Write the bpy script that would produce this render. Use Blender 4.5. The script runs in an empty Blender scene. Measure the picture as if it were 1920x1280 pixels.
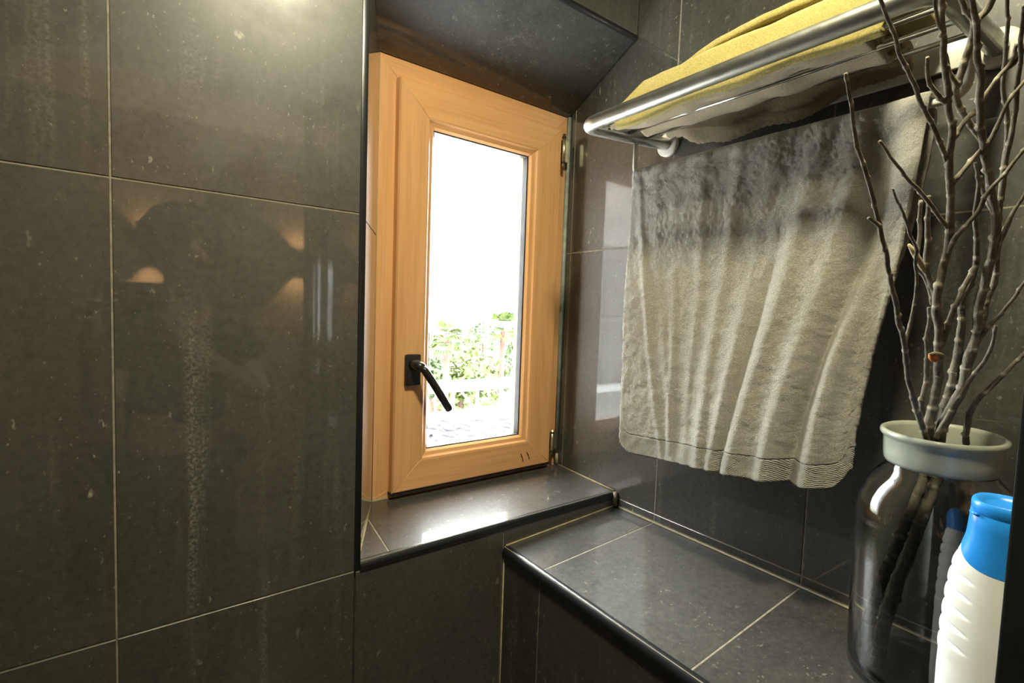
import bpy, bmesh, math, random
from mathutils import Vector, Matrix, noise

random.seed(7)
SC = bpy.context.scene
COL = SC.collection
V = Vector

# ------------------------------------------------------------------ camera
FPX = 930.3
YAW, PITCH, ROLL = .63861, -.061341, .03499
CAM = V((-.88687, -.76674, .45470))
fwd = V((math.sin(YAW)*math.cos(PITCH), math.cos(YAW)*math.cos(PITCH), math.sin(PITCH)))
rt = V((math.cos(YAW), -math.sin(YAW), 0)); up = rt.cross(fwd)
cr = rt*math.cos(ROLL)+up*math.sin(ROLL); cu = up*math.cos(ROLL)-rt*math.sin(ROLL)
cd = bpy.data.cameras.new('camera'); cam = bpy.data.objects.new('camera', cd); COL.objects.link(cam)
cd.sensor_width = 36; cd.lens = 36*FPX/1920; cd.clip_start = .01; cd.clip_end = 500
m3 = Matrix((cr, cu, -fwd)).transposed()
cam.matrix_world = Matrix.Translation(CAM) @ m3.to_4x4()
SC.camera = cam

# ------------------------------------------------------------------ sky, lamps, exposure
SKY = 28.0
w = bpy.data.worlds.new('sky'); SC.world = w; w.use_nodes = True
bg = w.node_tree.nodes['Background']; bg.inputs[0].default_value = (.94, .97, 1, 1); bg.inputs[1].default_value = SKY
def area(name, loc, size, power, color, rot=(0,0,0), shape='DISK', sy=None):
    l = bpy.data.lights.new(name, 'AREA'); l.shape = shape; l.size = size
    if sy: l.size_y = sy
    l.energy = power; l.color = color
    o = bpy.data.objects.new(name, l); COL.objects.link(o); o.location = loc; o.rotation_euler = rot
    return o
LAMP = V((-.62, -.62, 1.37))
lamp_light = area('ceiling_lamp_light', LAMP+V((0,0,-.035)), .13, 12.5, (1, .93, .64))
prt = area('window_portal', (-.265, .235, .487), .27, 1, (1,1,1), (math.radians(-90),0,0), 'RECTANGLE', .69)
prt.data.cycles.is_portal = True
vs = SC.view_settings; vs.view_transform = 'Standard'; vs.look = 'None'; vs.exposure = .60; vs.gamma = 1; vs.use_curve_mapping = False
SC.cycles.max_bounces = 8; SC.cycles.diffuse_bounces = 2; SC.cycles.glossy_bounces = 3; SC.cycles.transmission_bounces = 8; SC.cycles.transparent_max_bounces = 10
SC.cycles.use_adaptive_sampling = True; SC.cycles.adaptive_threshold = .05
SC.cycles.caustics_reflective = False; SC.cycles.caustics_refractive = False
SC.cycles.sample_clamp_indirect = 6

# ------------------------------------------------------------------ materials
class NT:
    def __init__(s, name):
        s.m = bpy.data.materials.new(name); s.m.use_nodes = True
        s.t = s.m.node_tree; s.b = s.t.nodes['Principled BSDF']; s.out = s.t.nodes['Material Output']
        s.pos = None
    def n(s, typ, **kw):
        x = s.t.nodes.new(typ)
        for k, v in kw.items():
            if k.startswith('i_'):
                key = k[2:]; key = int(key) if key.isdigit() else key.replace('_', ' ')
                x.inputs[key].default_value = v
            else: setattr(x, k, v)
        return x
    def l(s, a, b): s.t.links.new(a, b)
    def coord(s, scale=(1,1,1), kind='pos', rot=(0,0,0)):
        if kind == 'pos': src = s.n('ShaderNodeNewGeometry').outputs['Position']
        else: src = s.n('ShaderNodeTexCoord').outputs['Object']
        mp = s.n('ShaderNodeMapping'); mp.inputs['Scale'].default_value = scale; mp.inputs['Rotation'].default_value = rot
        s.l(src, mp.inputs[0]); return mp.outputs[0]
    def noise(s, scale, detail=4, rough=.55, co=None, **k):
        x = s.n('ShaderNodeTexNoise', i_Scale=scale, i_Detail=detail, i_Roughness=rough)
        if co is not None: s.l(co, x.inputs['Vector'])
        return x.outputs['Fac']
    def ramp(s, fac, stops, interp='LINEAR'):
        x = s.n('ShaderNodeValToRGB'); x.color_ramp.interpolation = interp
        e = x.color_ramp.elements
        while len(e) < len(stops): e.new(.5)
        for i, (p, c) in enumerate(stops):
            e[i].position = p; e[i].color = c if len(c) == 4 else (*c, 1)
        s.l(fac, x.inputs[0]); return x.outputs[0]
    def mix(s, fac, a, b, mode='MIX'):
        x = s.n('ShaderNodeMix', data_type='RGBA', blend_type=mode)
        for val, idx in ((fac, 0), (a, 6), (b, 7)):
            if isinstance(val, bpy.types.NodeSocket): s.l(val, x.inputs[idx])
            else: x.inputs[idx].default_value = val if idx == 0 or len(val) == 4 else (*val, 1)
        return x.outputs[2]
    def math(s, op, a, b=0.0, clamp=False):
        x = s.n('ShaderNodeMath', operation=op, use_clamp=clamp)
        for i, v in enumerate((a, b)):
            if isinstance(v, bpy.types.NodeSocket): s.l(v, x.inputs[i])
            else: x.inputs[i].default_value = v
        return x.outputs[0]
    def bump(s, h, strength=.3, dist=.001):
        x = s.n('ShaderNodeBump', i_Strength=strength, i_Distance=dist); s.l(h, x.inputs['Height'])
        s.l(x.outputs[0], s.b.inputs['Normal']); return x.outputs[0]
    def set(s, **k):
        for a, v in k.items():
            i = s.b.inputs[a.replace('_', ' ')]
            if isinstance(v, bpy.types.NodeSocket): s.l(v, i)
            else: i.default_value = (*v, 1) if (hasattr(v, '__len__') and len(v) == 3 and a != 'Normal' and i.type == 'RGBA') else v
        return s

def plain(name, color, rough=.5, metal=0, var=.12, bump=0, scale=60):
    t = NT(name); f = t.noise(scale, 4, .6, t.coord())
    lo = tuple(c*(1-var) for c in color); hi = tuple(min(1, c*(1+var)) for c in color)
    t.set(Base_Color=t.ramp(f, [(.3, lo), (.7, hi)]), Roughness=rough, Metallic=metal)
    if bump: t.bump(f, bump, .001)
    return t.m

def make_tile(name, base, streak=.5, speck=.5, spec=.75):
    t = NT(name); co = t.coord()
    big = t.noise(5, 5, .6, co); fine = t.noise(95, 7, .75, co)
    oi = t.n('ShaderNodeObjectInfo').outputs['Random']
    c = t.ramp(big, [(.3, tuple(v*.72 for v in base)), (.7, tuple(v*1.3 for v in base))])
    c = t.mix(.5, c, t.ramp(fine, [(.32, tuple(v*.45 for v in base)), (.70, tuple(v*1.8 for v in base))]))
    tone = t.ramp(oi, [(0, (.88,.88,.88)), (1, (1.1,1.1,1.1))])
    c = t.mix(1, c, tone, 'MULTIPLY')
    # limescale that has run down the tile in vertical streaks
    st = t.noise(1, 4, .6, t.coord((27, 27, 1.1)))
    pat = t.noise(3.2, 3, .5, co)
    k = t.math('MULTIPLY', t.ramp(st, [(.53, (0,0,0)), (.76, (1,1,1))]), t.ramp(pat, [(.44, (0,0,0)), (.70, (1,1,1))]))
    gr = t.ramp(t.noise(220, 3, .7, co), [(.42, (0,0,0)), (.7, (1,1,1))])
    k = t.math('MULTIPLY', t.math('MULTIPLY', k, gr), streak, True)
    c = t.mix(k, c, (.40, .39, .33))
    # pale mineral specks and flecks of splashed lime, some of them drawn out downwards
    n1 = t.noise(1, 3, .65, t.coord((170, 170, 120))); n2 = t.noise(1, 3, .6, t.coord((62, 62, 34)))
    where = t.ramp(t.noise(6, 3, .6, co), [(.38, (0,0,0)), (.66, (1,1,1))])
    s1 = t.ramp(n1, [(.64, (0,0,0)), (.72, (1,1,1))]); s2 = t.ramp(n2, [(.665, (0,0,0)), (.73, (1,1,1))])
    spk = t.math('MULTIPLY', t.math('ADD', t.math('MULTIPLY', s1, t.math('ADD', t.math('MULTIPLY', where, .7), .25)), t.math('MULTIPLY', s2, where)), speck, True)
    c = t.mix(t.math('MULTIPLY', spk, .9), c, (.42, .41, .33))
    rr = t.ramp(t.noise(14, 4, .6, co), [(.3, (.34,)*3), (.7, (.5,)*3)])
    t.set(Base_Color=c, Roughness=rr, IOR=1.5, Specular_IOR_Level=spec, Coat_Weight=1.0, Coat_IOR=1.52)
    cr_ = t.math('ADD', t.math('MULTIPLY', k, .35), t.ramp(t.noise(9, 3, .5, co), [(.3, (.014,)*3), (.75, (.045,)*3)]))
    t.set(Coat_Roughness=cr_)
    t.bump(t.noise(420, 3, .6, co), .06, .0004)
    return t.m

M = {}
M['tile'] = make_tile('dark_stone_tile', (.056, .055, .047), 1.0, .9)
M['tile_top'] = make_tile('dark_stone_tile_ledge', (.060, .058, .053), .4, .7, .35)
M['grout'] = plain('tan_grout', (.27, .24, .18), .9, 0, .3, .3, 90)
M['caulk'] = plain('yellowed_caulk', (.36, .31, .19), .6, 0, .25, .2, 70)
M['caulk_grey'] = plain('grey_green_silicone', (.30, .33, .29), .5, 0, .3, .2, 40)
M['black_trim'] = plain('black_edge_trim', (.012, .013, .015), .28, 0, .2, .1, 40)
M['ceiling'] = plain('white_ceiling_paint', (.72, .70, .62), .9, 0, .04, .05, 20)
M['plaster'] = plain('beige_back_wall', (.58, .48, .36), .85, 0, .08, .1, 14)
M['floor'] = plain('grey_floor', (.10, .095, .085), .35, 0, .2, .1, 9)

def wood():
    t = NT('golden_oak_foil')
    oi = t.n('ShaderNodeObjectInfo').outputs['Random']
    co = t.coord((1,1,1), 'obj')
    st = t.noise(1, 6, .62, t.coord((150, 40, 5), 'obj'))
    big = t.noise(1, 3, .5, t.coord((22, 10, 2.2), 'obj'))
    c = t.ramp(st, [(.25, (.58, .28, .10)), (.55, (.77, .415, .185)), (.8, (.85, .48, .23))])
    c = t.mix(.45, c, t.ramp(big, [(.3, (.62, .30, .105)), (.7, (.84, .47, .22))]))
    c = t.mix(1, c, t.ramp(oi, [(0, (.93,.93,.93)), (1, (1.05,1.05,1.05))]), 'MULTIPLY')
    t.set(Base_Color=c, Roughness=.36, Coat_Weight=.25, Coat_Roughness=.2)
    t.bump(st, .12, .0006)
    return t.m
M['wood'] = wood()
def woodh():
    m = M['wood'].copy(); m.name = 'golden_oak_foil_crosswise'
    for n in m.node_tree.nodes:
        if n.type == 'MAPPING':
            s = n.inputs['Scale'].default_value
            if abs(s[0]-150) < 1: n.inputs['Scale'].default_value = (5, 40, 150)
            elif abs(s[0]-22) < 1: n.inputs['Scale'].default_value = (2.2, 10, 22)
    return m
M['wood_h'] = woodh()
def chrome(name, col, rough, var=.06):
    t = NT(name); f = t.noise(45, 5, .65, t.coord())
    t.set(Base_Color=t.ramp(f, [(.3, tuple(c*.75 for c in col)), (.65, col)]), Metallic=1.0,
          Roughness=t.ramp(f, [(.3, (rough+var,)*3), (.7, (rough,)*3)]))
    t.bump(t.noise(190, 4, .7, t.coord()), .12, .0005)
    return t.m
M['chrome'] = chrome('tarnished_chrome', (.66, .66, .60), .27, .16)
M['chrome_thin'] = chrome('chrome_rod', (.70, .70, .68), .10, .05)
M['brass'] = chrome('pale_brass_hinge', (.80, .74, .52), .28)
M['white_metal'] = plain('white_enamel', (.72, .71, .63), .35, 0, .05, .05, 30)
M['black_plastic'] = plain('dark_bronze_handle', (.018, .016, .014), .30, 0, .2, .05, 60)
M['gasket'] = plain('black_rubber_gasket', (.01, .01, .012), .6)

def terry(name, col, warm=None, scale=420, rib=False):
    t = NT(name); co = t.coord()
    f = t.noise(scale, 5, .75, co); g = t.noise(22, 4, .6, co)
    c = t.ramp(f, [(.28, tuple(v*.5 for v in col)), (.55, col), (.75, tuple(min(1, v*1.4) for v in col))])
    c = t.mix(.25, c, t.ramp(g, [(.3, tuple(v*.7 for v in col)), (.7, tuple(min(1, v*1.2) for v in col))]))
    t.set(Base_Color=c, Roughness=.95, Sheen_Weight=.35, Sheen_Roughness=.5)
    h = f
    if rib:
        wv = t.n('ShaderNodeTexWave', i_Scale=240, i_Distortion=.5, wave_type='BANDS', bands_direction='DIAGONAL'); t.l(t.coord((1,1,1.0)), wv.inputs['Vector'])
        h = t.math('ADD', t.math('MULTIPLY', f, .8), t.math('MULTIPLY', wv.outputs['Fac'], .7))
    t.bump(h, 1.0, .0040)
    return t.m
M['towel'] = terry('taupe_terry', (.53, .505, .43))
M['towel_hem'] = terry('taupe_terry_hem', (.57, .545, .46), rib=True)
M['towel_taupe'] = terry('folded_taupe_terry', (.60, .50, .31))
M['towel_yellow'] = terry('mustard_terry', (.78, .62, .15))

def glass(name, col=(1,1,1), ior=1.45, rough=0.0):
    t = NT(name); t.set(Base_Color=col, Roughness=rough, IOR=ior, Transmission_Weight=1.0)
    return t.m
M['vase_glass'] = glass('clear_vase_glass', (.97, .985, .975), 1.45)
def pane():
    t = NT('window_pane_glass'); t.t.nodes.remove(t.b)
    tr = t.n('ShaderNodeBsdfTransparent'); tr.inputs[0].default_value = (.97,.98,.97,1)
    gl = t.n('ShaderNodeBsdfGlossy'); gl.inputs['Roughness'].default_value = .01
    lw = t.n('ShaderNodeLayerWeight', i_Blend=.5); fr = t.math('ADD', t.math('MULTIPLY', t.math('POWER', lw.outputs['Facing'], 5.0), .92), .04); mx = t.n('ShaderNodeMixShader')
    t.l(fr, mx.inputs[0]); t.l(tr.outputs[0], mx.inputs[1]); t.l(gl.outputs[0], mx.inputs[2]); t.l(mx.outputs[0], t.out.inputs[0])
    return t.m
M['pane'] = pane()
def frosted():
    t = NT('frosted_neck_glass'); f = t.noise(30, 3, .6, t.coord())
    t.set(Base_Color=t.ramp(f, [(.3, (.52, .55, .46)), (.7, (.60, .63, .53))]), Roughness=.32, Transmission_Weight=.30, IOR=1.4, Coat_Weight=.3, Coat_Roughness=.1)
    return t.m
M['frosted'] = frosted()
def bark():
    t = NT('grey_brown_bark'); co = t.coord()
    f = t.noise(1, 5, .65, t.coord((180, 180, 60))); g = t.noise(35, 3, .6, co)
    c = t.ramp(f, [(.3, (.10, .088, .064)), (.55, (.27, .24, .18)), (.78, (.47, .425, .33))])
    c = t.mix(.4, c, t.ramp(g, [(.35, (.09, .078, .056)), (.7, (.32, .285, .215))]))
    an = t.n('ShaderNodeAttribute'); an.attribute_name = 'node'
    c = t.mix(t.math('MULTIPLY', an.outputs['Fac'], .8), c, (.62, .56, .43))
    t.set(Base_Color=c, Roughness=.85); t.bump(f, .7, .002); return t.m
M['bark'] = bark()
M['tan_husk'] = plain('dry_tan_husk', (.42, .34, .20), .8, 0, .2, .2, 60)
M['orange'] = plain('orange_bud', (.75, .20, .03), .5, 0, .15)
M['blue_cap'] = plain('blue_cap_plastic', (.022, .27, .78), .32, 0, .03, .02, 30)
M['bottle'] = plain('white_bottle_plastic', (.96, .955, .89), .34, 0, .015, 0, 20)
M['lamp_glow'] = None

# ------------------------------------------------------------------ mesh helpers
def mk(name, verts, faces, mat, parent=None, smooth=False):
    me = bpy.data.meshes.new(name); me.from_pydata([tuple(v) for v in verts], [], faces); me.update()
    if smooth:
        for p in me.polygons: p.use_smooth = True
    if mat: me.materials.append(mat)
    o = bpy.data.objects.new(name, me); COL.objects.link(o)
    if parent is not None: attach(o, parent)
    return o
def attach(o, parent):
    o.parent = parent
    o.matrix_parent_inverse = base_inv(parent)
def base_inv(p):
    m = Matrix.Translation(p.location) @ p.rotation_euler.to_matrix().to_4x4()
    if p.parent is not None:
        m = base_inv(p.parent).inverted() @ p.matrix_parent_inverse @ m
    return m.inverted()
def fixn(o):
    bm = bmesh.new(); bm.from_mesh(o.data); bmesh.ops.recalc_face_normals(bm, faces=bm.faces[:]); bm.to_mesh(o.data); bm.free(); return o
def empty(name, loc):
    o = bpy.data.objects.new(name, None); COL.objects.link(o); o.location = loc; o.empty_display_size = .05; return o
def tag(o, label=None, cat=None, group=None, kind=None):
    if label: o['label'] = label
    if cat: o['category'] = cat
    if group: o['group'] = group
    if kind: o['kind'] = kind
    return o
def slab(name, poly, nrm, th, bev, mat, parent=None):
    """convex polygon (ccw seen from nrm) raised as a chamfered slab; poly is the front plane"""
    n = V(nrm).normalized(); P = [V(p) for p in poly]; k = len(P)
    ins = []
    for i in range(k):
        a, b, c = P[i-1], P[i], P[(i+1) % k]
        e1 = (b-a).normalized(); e2 = (c-b).normalized()
        n1 = n.cross(e1); n2 = n.cross(e2)
        d = n1+n2; ins.append(b + d*(bev/max(1e-6, 1+n1.dot(n2))))
    vs_ = [p-n*th for p in P]+[p-n*bev for p in P]+ins
    F = [tuple(range(2*k, 3*k)), tuple(reversed(range(k)))]
    for i in range(k):
        j = (i+1) % k
        F += [(i, j, k+j, k+i), (k+i, k+j, 2*k+j, 2*k+i)]
    return mk(name, vs_, F, mat, parent)
def prism(name, poly, vec, mat, parent=None):
    P = [V(p) for p in poly]; k = len(P); d = V(vec)
    F = [tuple(range(k)), tuple(reversed(range(k, 2*k)))]+[(i, (i+1) % k, k+(i+1) % k, k+i) for i in range(k)]
    return fixn(mk(name, P+[p+d for p in P], F, mat, parent))
def boxv(x0, x1, y0, y1, z0, z1):
    v = [(x, y, z) for x in (x0, x1) for y in (y0, y1) for z in (z0, z1)]
    f = [(0,1,3,2), (4,6,7,5), (0,4,5,1), (2,3,7,6), (0,2,6,4), (1,5,7,3)]
    return v, f
def box(name, x0, x1, y0, y1, z0, z1, mat, parent=None, bev=0):
    v, f = boxv(min(x0,x1), max(x0,x1), min(y0,y1), max(y0,y1), min(z0,z1), max(z0,z1))
    o = mk(name, v, f, mat, parent); fixn(o)
    if bev: bevel(o, bev)
    return o
def bevel(o, w, seg=2):
    bm = bmesh.new(); bm.from_mesh(o.data)
    bmesh.ops.bevel(bm, geom=bm.edges[:]+bm.verts[:], offset=w, segments=seg, profile=.5, affect='EDGES')
    bm.to_mesh(o.data); bm.free()
    for p in o.data.polygons: p.use_smooth = True
    o.data.set_sharp_from_angle(angle=math.radians(40)) if hasattr(o.data, 'set_sharp_from_angle') else None
def merged(name, boxes, mat, parent=None):
    vs_, fs = [], []
    for b in boxes:
        v, f = boxv(*b); n = len(vs_); vs_ += v; fs += [tuple(i+n for i in q) for q in f]
    return fixn(mk(name, vs_, fs, mat, parent))
def tube(name, pts, radii, mat, parent=None, seg=12, caps=True, smooth=True):
    P = [V(p) for p in pts]; n = len(P)
    if not hasattr(radii, '__len__'): radii = [radii]*n
    vs_, fs = [], []
    t0 = (P[1]-P[0]).normalized(); ref = V((0,0,1)) if abs(t0.z) < .9 else V((1,0,0))
    u = t0.cross(ref).normalized()
    for i in range(n):
        t = (P[min(i+1, n-1)]-P[max(i-1, 0)]).normalized()
        u = (u - t*u.dot(t)).normalized(); w_ = t.cross(u)
        for j in range(seg):
            a = 2*math.pi*j/seg; vs_.append(P[i]+(u*math.cos(a)+w_*math.sin(a))*radii[i])
    for i in range(n-1):
        for j in range(seg):
            k = (j+1) % seg; fs.append((i*seg+j, i*seg+k, (i+1)*seg+k, (i+1)*seg+j))
    if caps: fs += [tuple(reversed(range(seg))), tuple(range((n-1)*seg, n*seg))]
    return fixn(mk(name, vs_, fs, mat, parent, smooth))
def lathe(name, prof, c, mat, parent=None, seg=64, smooth=True, closed=False):
    vs_, fs = [], []; n = len(prof)
    for r, z in prof:
        for j in range(seg):
            a = 2*math.pi*j/seg; vs_.append((c[0]+r*math.cos(a), c[1]+r*math.sin(a), c[2]+z))
    for i in range(n-1 if not closed else n):
        i2 = (i+1) % n
        for j in range(seg):
            k = (j+1) % seg; fs.append((i*seg+j, i*seg+k, i2*seg+k, i2*seg+j))
    o = mk(name, vs_, fs, mat, parent, smooth)
    bm = bmesh.new(); bm.from_mesh(o.data); bmesh.ops.remove_doubles(bm, verts=bm.verts[:], dist=1e-6)
    bmesh.ops.recalc_face_normals(bm, faces=bm.faces[:]); bm.to_mesh(o.data); bm.free()
    if smooth:
        for p in o.data.polygons: p.use_smooth = True
    return o
def bend(pts, rad, seg=8):
    """round the corners of a polyline"""
    P = [V(p) for p in pts]; out = [P[0]]
    for i in range(1, len(P)-1):
        a, b, c = P[i-1], P[i], P[i+1]; d1 = (a-b).normalized(); d2 = (c-b).normalized()
        p0, p2 = b+d1*rad, b+d2*rad
        for k in range(seg+1):
            t = k/seg; out.append(p0*(1-t)**2+b*2*t*(1-t)+p2*t*t)
    out.append(P[-1]); return out
def spline(pts, per=6):
    P = [V(p) for p in pts]
    if len(P) < 3: return P
    Q = [P[0]*2-P[1]]+P+[P[-1]*2-P[-2]]; out = []
    for i in range(1, len(Q)-2):
        a, b, c, d = Q[i-1:i+3]
        for k in range(per):
            t = k/per
            out.append(.5*((2*b)+(c-a)*t+(2*a-5*b+4*c-d)*t*t+(3*b-a-3*c+d)*t**3))
    out.append(P[-1]); return out
def smooth01(t): t = max(0, min(1, t)); return t*t*(3-2*t)

# ------------------------------------------------------------------ room shell
ZF, ZC = -.95, 1.37
XL, YB = -2.1, -2.3
g = .0011                                    # half joint
# wall with the window (left of the picture)
wl = prism('wall_left', [(XL,.0010,ZF),(-.6190,.0010,ZF),(-.5112,.213,ZF),(-.5112,.33,ZF),(XL,.33,ZF)], (0,0,ZC-ZF), M['grout'])
tag(wl, 'dark polished stone tile wall around the wooden window', None, None, 'structure')
box('wall_core', -.6155, .06, .0018, .33, ZF, .026, M['grout'], wl)
prism('wall_core', [(-.6155,.0018,1.0725),(-.6155,.2130,.9570),(-.6155,.33,.9570),(-.6155,.33,ZC),(-.6155,.0018,ZC)], (.67,0,0), M['grout'], wl)
def wtile(x0, x1, z0, z1, tilt=0):
    tx = tilt*(z1-z0)
    slab('tile', [(x0+g,0,z0+g),(x1-g,0,z0+g),(x1-g,-tx,z1-g),(x0+g,-tx,z1-g)], (0,-1,0), .006, .0007, M['tile'], wl)
xs = [XL, -1.821, -1.520, -1.220, -.918, -.617]
zs = [ZF, -.541, .0275, .596, 1.165, ZC]
for i in range(5):
    for j in range(5):
        wtile(xs[i], xs[i+1], zs[j], zs[j+1], {3: -.0015}.get(j, 0)*(1 if i == 4 else .4))
for j in range(2): wtile(-.617, -.3205, zs[j], zs[j+1] - (.002 if j == 1 else 0))
wtile(-.3205, -.001, -.030, .0255)
for a, b in ((-.617, -.3205), (-.3205, -.001)):
    wtile(a, b, 1.0725, 1.165); wtile(a, b, 1.165, ZC)
# splayed reveal on the left and splayed soffit
rv = V((.107, .21, 0)); rn = V((.21, -.107, 0)).normalized()
for z0, z1 in ((.042, .596), (.596, 1.07)):
    a = V((-.617, 0, 0))+rv.normalized()*.006; b = V((-.617, 0, 0))+rv*.995
    if z1 < 1: pl = [a+V((0,0,z0+g)), b+V((0,0,z0+g)), b+V((0,0,z1-g)), a+V((0,0,z1-g))]
    else: pl = [a+V((0,0,z0+g)), b+V((0,0,z0+g)), b+V((0,0,.956)), a+V((0,0,1.0695))]
    slab('tile', pl, rn, .006, .0007, M['tile'], wl)
sn = V((0, -.116, -.21)).normalized()
slab('tile', [(-.612,.003,1.0695),(-.512,.2105,.9555),(-.001,.2105,.9555),(-.001,.003,1.0695)], sn, .006, .0007, M['tile'], wl)
# black edge profiles of the window opening
box('edge_trim', -.619, -.6085, -.0012, .006, .0275, 1.0745, M['black_trim'], wl, .0008)
box('edge_trim', -.6085, -.001, -.0016, .006, 1.064, 1.0745, M['black_trim'], wl, .0008)

# wall with the towel rack (right of the picture)
wr = box('wall_right', .0005, .12, YB, .33, ZF, ZC, M['grout'])
tag(wr, 'dark polished stone tile wall behind the towel rack', None, None, 'structure')
ys = [.245, .187, -.112, -.413, -.714, -1.015, -1.316, -1.617, -1.918, YB]
zr = [.010, .0265, .609, 1.178, ZC]
for i in range(len(ys)-1):
    for j in range(4):
        y0, y1, z0, z1 = ys[i+1]+g, ys[i]-g, zr[j]+g, zr[j+1]-g
        slab('tile', [(0,y1,z0),(0,y0,z0),(0,y0,z1),(0,y1,z1)], (-1,0,0), .006, .0007, M['tile'], wr)
    if i > 4: slab('tile', [(0,ys[i]-g,ZF),(0,ys[i+1]+g,ZF),(0,ys[i+1]+g,.009),(0,ys[i]-g,.009)], (-1,0,0), .006, .0007, M['tile'], wr)
# floor, ceiling and the walls behind the photographer
tag(box('floor', XL-.1, .12, YB-.1, .33, ZF-.1, ZF, M['floor']), 'grey bathroom floor below the ledge', None, None, 'structure')
tag(box('ceiling', XL-.1, .12, YB-.1, .33, ZC, ZC+.1, M['ceiling']), 'white painted bathroom ceiling', None, None, 'structure')
tag(box('wall_far_left', XL-.1, XL, YB-.1, .0, ZF, ZC, M['black_trim']), 'dark side wall of the bathroom out of view', None, None, 'structure')
tag(box('wall_behind', XL-.1, .12, YB-.1, YB, ZF, ZC, M['plaster']), 'plain beige wall behind the photographer', None, None, 'structure')

# ------------------------------------------------------------------ window
w1 = empty('window_1', (-.257, .23, .045)); tag(w1, 'golden oak casement window with black handle in dark tiled recess', None, None, 'structure')
def mitre_frame(name, x0, x1, z0, z1, prof, ws, parent):
    """four mitred members; prof = (share of width, y); ws = widths left,right,bottom,top"""
    wl_, wr_, wb, wt = ws; res = []
    def corner(i, s):
        x = x0+wl_*s if i in (0, 3) else x1-wr_*s
        z = z0+wb*s if i in (0, 1) else z1-wt*s
        return x, z
    for i in range(4):
        j = (i+1) % 4; vs_ = []
        for c, o in ((i, j), (j, i)):
            for s, y in prof:
                x, z = corner(c, s); x2, z2 = corner(o, s)
                d = V((x2-x, 0, z2-z)).normalized()*.0002
                vs_.append(V((x, y, z))+d)
        k = len(prof)
        fs = [tuple(range(k)), tuple(reversed(range(k, 2*k)))]+[(a, (a+1) % k, k+(a+1) % k, k+a) for a in range(k)]
        ctr = sum(vs_, V())/len(vs_)
        o = fixn(mk(name, [v-ctr for v in vs_], fs, M['wood_h'] if i in (0, 2) else M['wood'], None)); o.location = ctr
        o.parent = parent; o.matrix_parent_inverse = base_inv(parent); res.append(o)
    return res
mitre_frame('frame_member', -.512, -.006, .028, .9565, [(0,.275),(0,.214),(.07,.2105),(.86,.2105),(1,.214),(1,.275)], (.045,.045,.045,.045), w1)
# sash: wide bevelled members
SP = [(0,.238),(0,.194),(.035,.1905),(.76,.1905),(.81,.1915),(.86,.196),(.945,.1985),(1,.203),(1,.238)]
sash = mitre_frame('sash_member', -.4745, -.041, .0635, .9125, SP, (.0825,.094,.0825,.083), w1)
M['seam'] = plain('pale_mitre_seam', (.80, .52, .24), .5, 0, .1)
for (xo, zo, xi, zi) in ((-.4715,.0665,-.411,.127),(-.044,.0665,-.113,.127),(-.044,.9095,-.113,.849),(-.4715,.9095,-.411,.849)):
    tube('mitre_seam', [(xo,.19045,zo),(xi,.19045,zi)], .00055, M['seam'], w1, 5)
for (xo, zo, xi, zi) in ((-.510,.9545,-.474,.9185),(-.510,.052,-.478,.066)):
    tube('mitre_seam', [(xo,.21045,zo),(xi,.21045,zi)], .00055, M['seam'], w1, 5)
# glazing gasket and the pane
merged('glazing_gasket', [(-.3925,-.3895,.205,.222,.146,.8295),(-.1385,-.1355,.205,.222,.146,.8295),(-.3925,-.1355,.205,.222,.146,.1485),(-.3925,-.1355,.205,.222,.827,.8295)], M['gasket'], w1)
mk('glass_pane', *boxv(-.3930,-.1350,.212,.216,.1455,.8300), M['pane'], w1)
mk('glass_pane', *boxv(-.3930,-.1350,.228,.232,.1455,.8300), M['pane'], w1)
box('bottom_gasket', -.476, -.040, .193, .216, .0585, .0640, M['gasket'], w1)
# handle
hp = box('handle_plate', -.4535, -.4195, .1795, .1907, .2915, .3575, M['black_plastic'], w1, .0035)
tube('handle_neck', [(-.4365,.181,.3365),(-.4365,.170,.3365),(-.434,.158,.3345),(-.4285,.150,.3305)], [.0115,.0112,.0105,.0092], M['black_plastic'], hp, 20)
hl = tube('handle_lever', [(-.4325,.1500,.3355),(-.4265,.1475,.3265),(-.411,.1445,.3035),(-.390,.143,.2720),(-.372,.143,.2440),(-.3700,.143,.2410)], [.0055,.0082,.0084,.0086,.0088,.0070], M['black_plastic'], hp, 16)
# hinges on the right-hand stile
for za, zb, nm in ((.822,.900,'brass'),(.086,.152,'brass')):
    h = tube('hinge', [(-.0385,.1865,za),(-.0385,.1865,zb)], .0042, M[nm], w1, 12)
    for zc in (za+.006, zb-.010): tube('hinge_knuckle', [(-.0385,.1865,zc),(-.0385,.1865,zc+.004)], .0050, M['gasket'], h, 12)
    box('hinge_leaf', -.037, -.020, .1890, .2106, za+.012, zb-.012, M['brass'], h)
# two dark dents in the bottom member
for cx, cz, dx in ((-.1335,.0905,.0042), (-.1140,.0925,.0050)):
    tube('scratch_mark', [(cx-dx,.1899,cz+.011),(cx-dx*.2,.1897,cz+.004),(cx+dx*.5,.1897,cz-.002),(cx+dx,.1899,cz-.010)], [.0006,.0015,.0009,.0010], M['gasket'], sash[0], 6)
# silicone around the frame
tube('silicone_bead', [(-.0035,.2085,.045),(-.0035,.2085,.955)], .0052, M['caulk_grey'], w1, 8)
tube('silicone_bead', [(-.5115,.2100,.050),(-.5115,.2100,.953)], .0022, M['caulk'], w1, 8)
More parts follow.
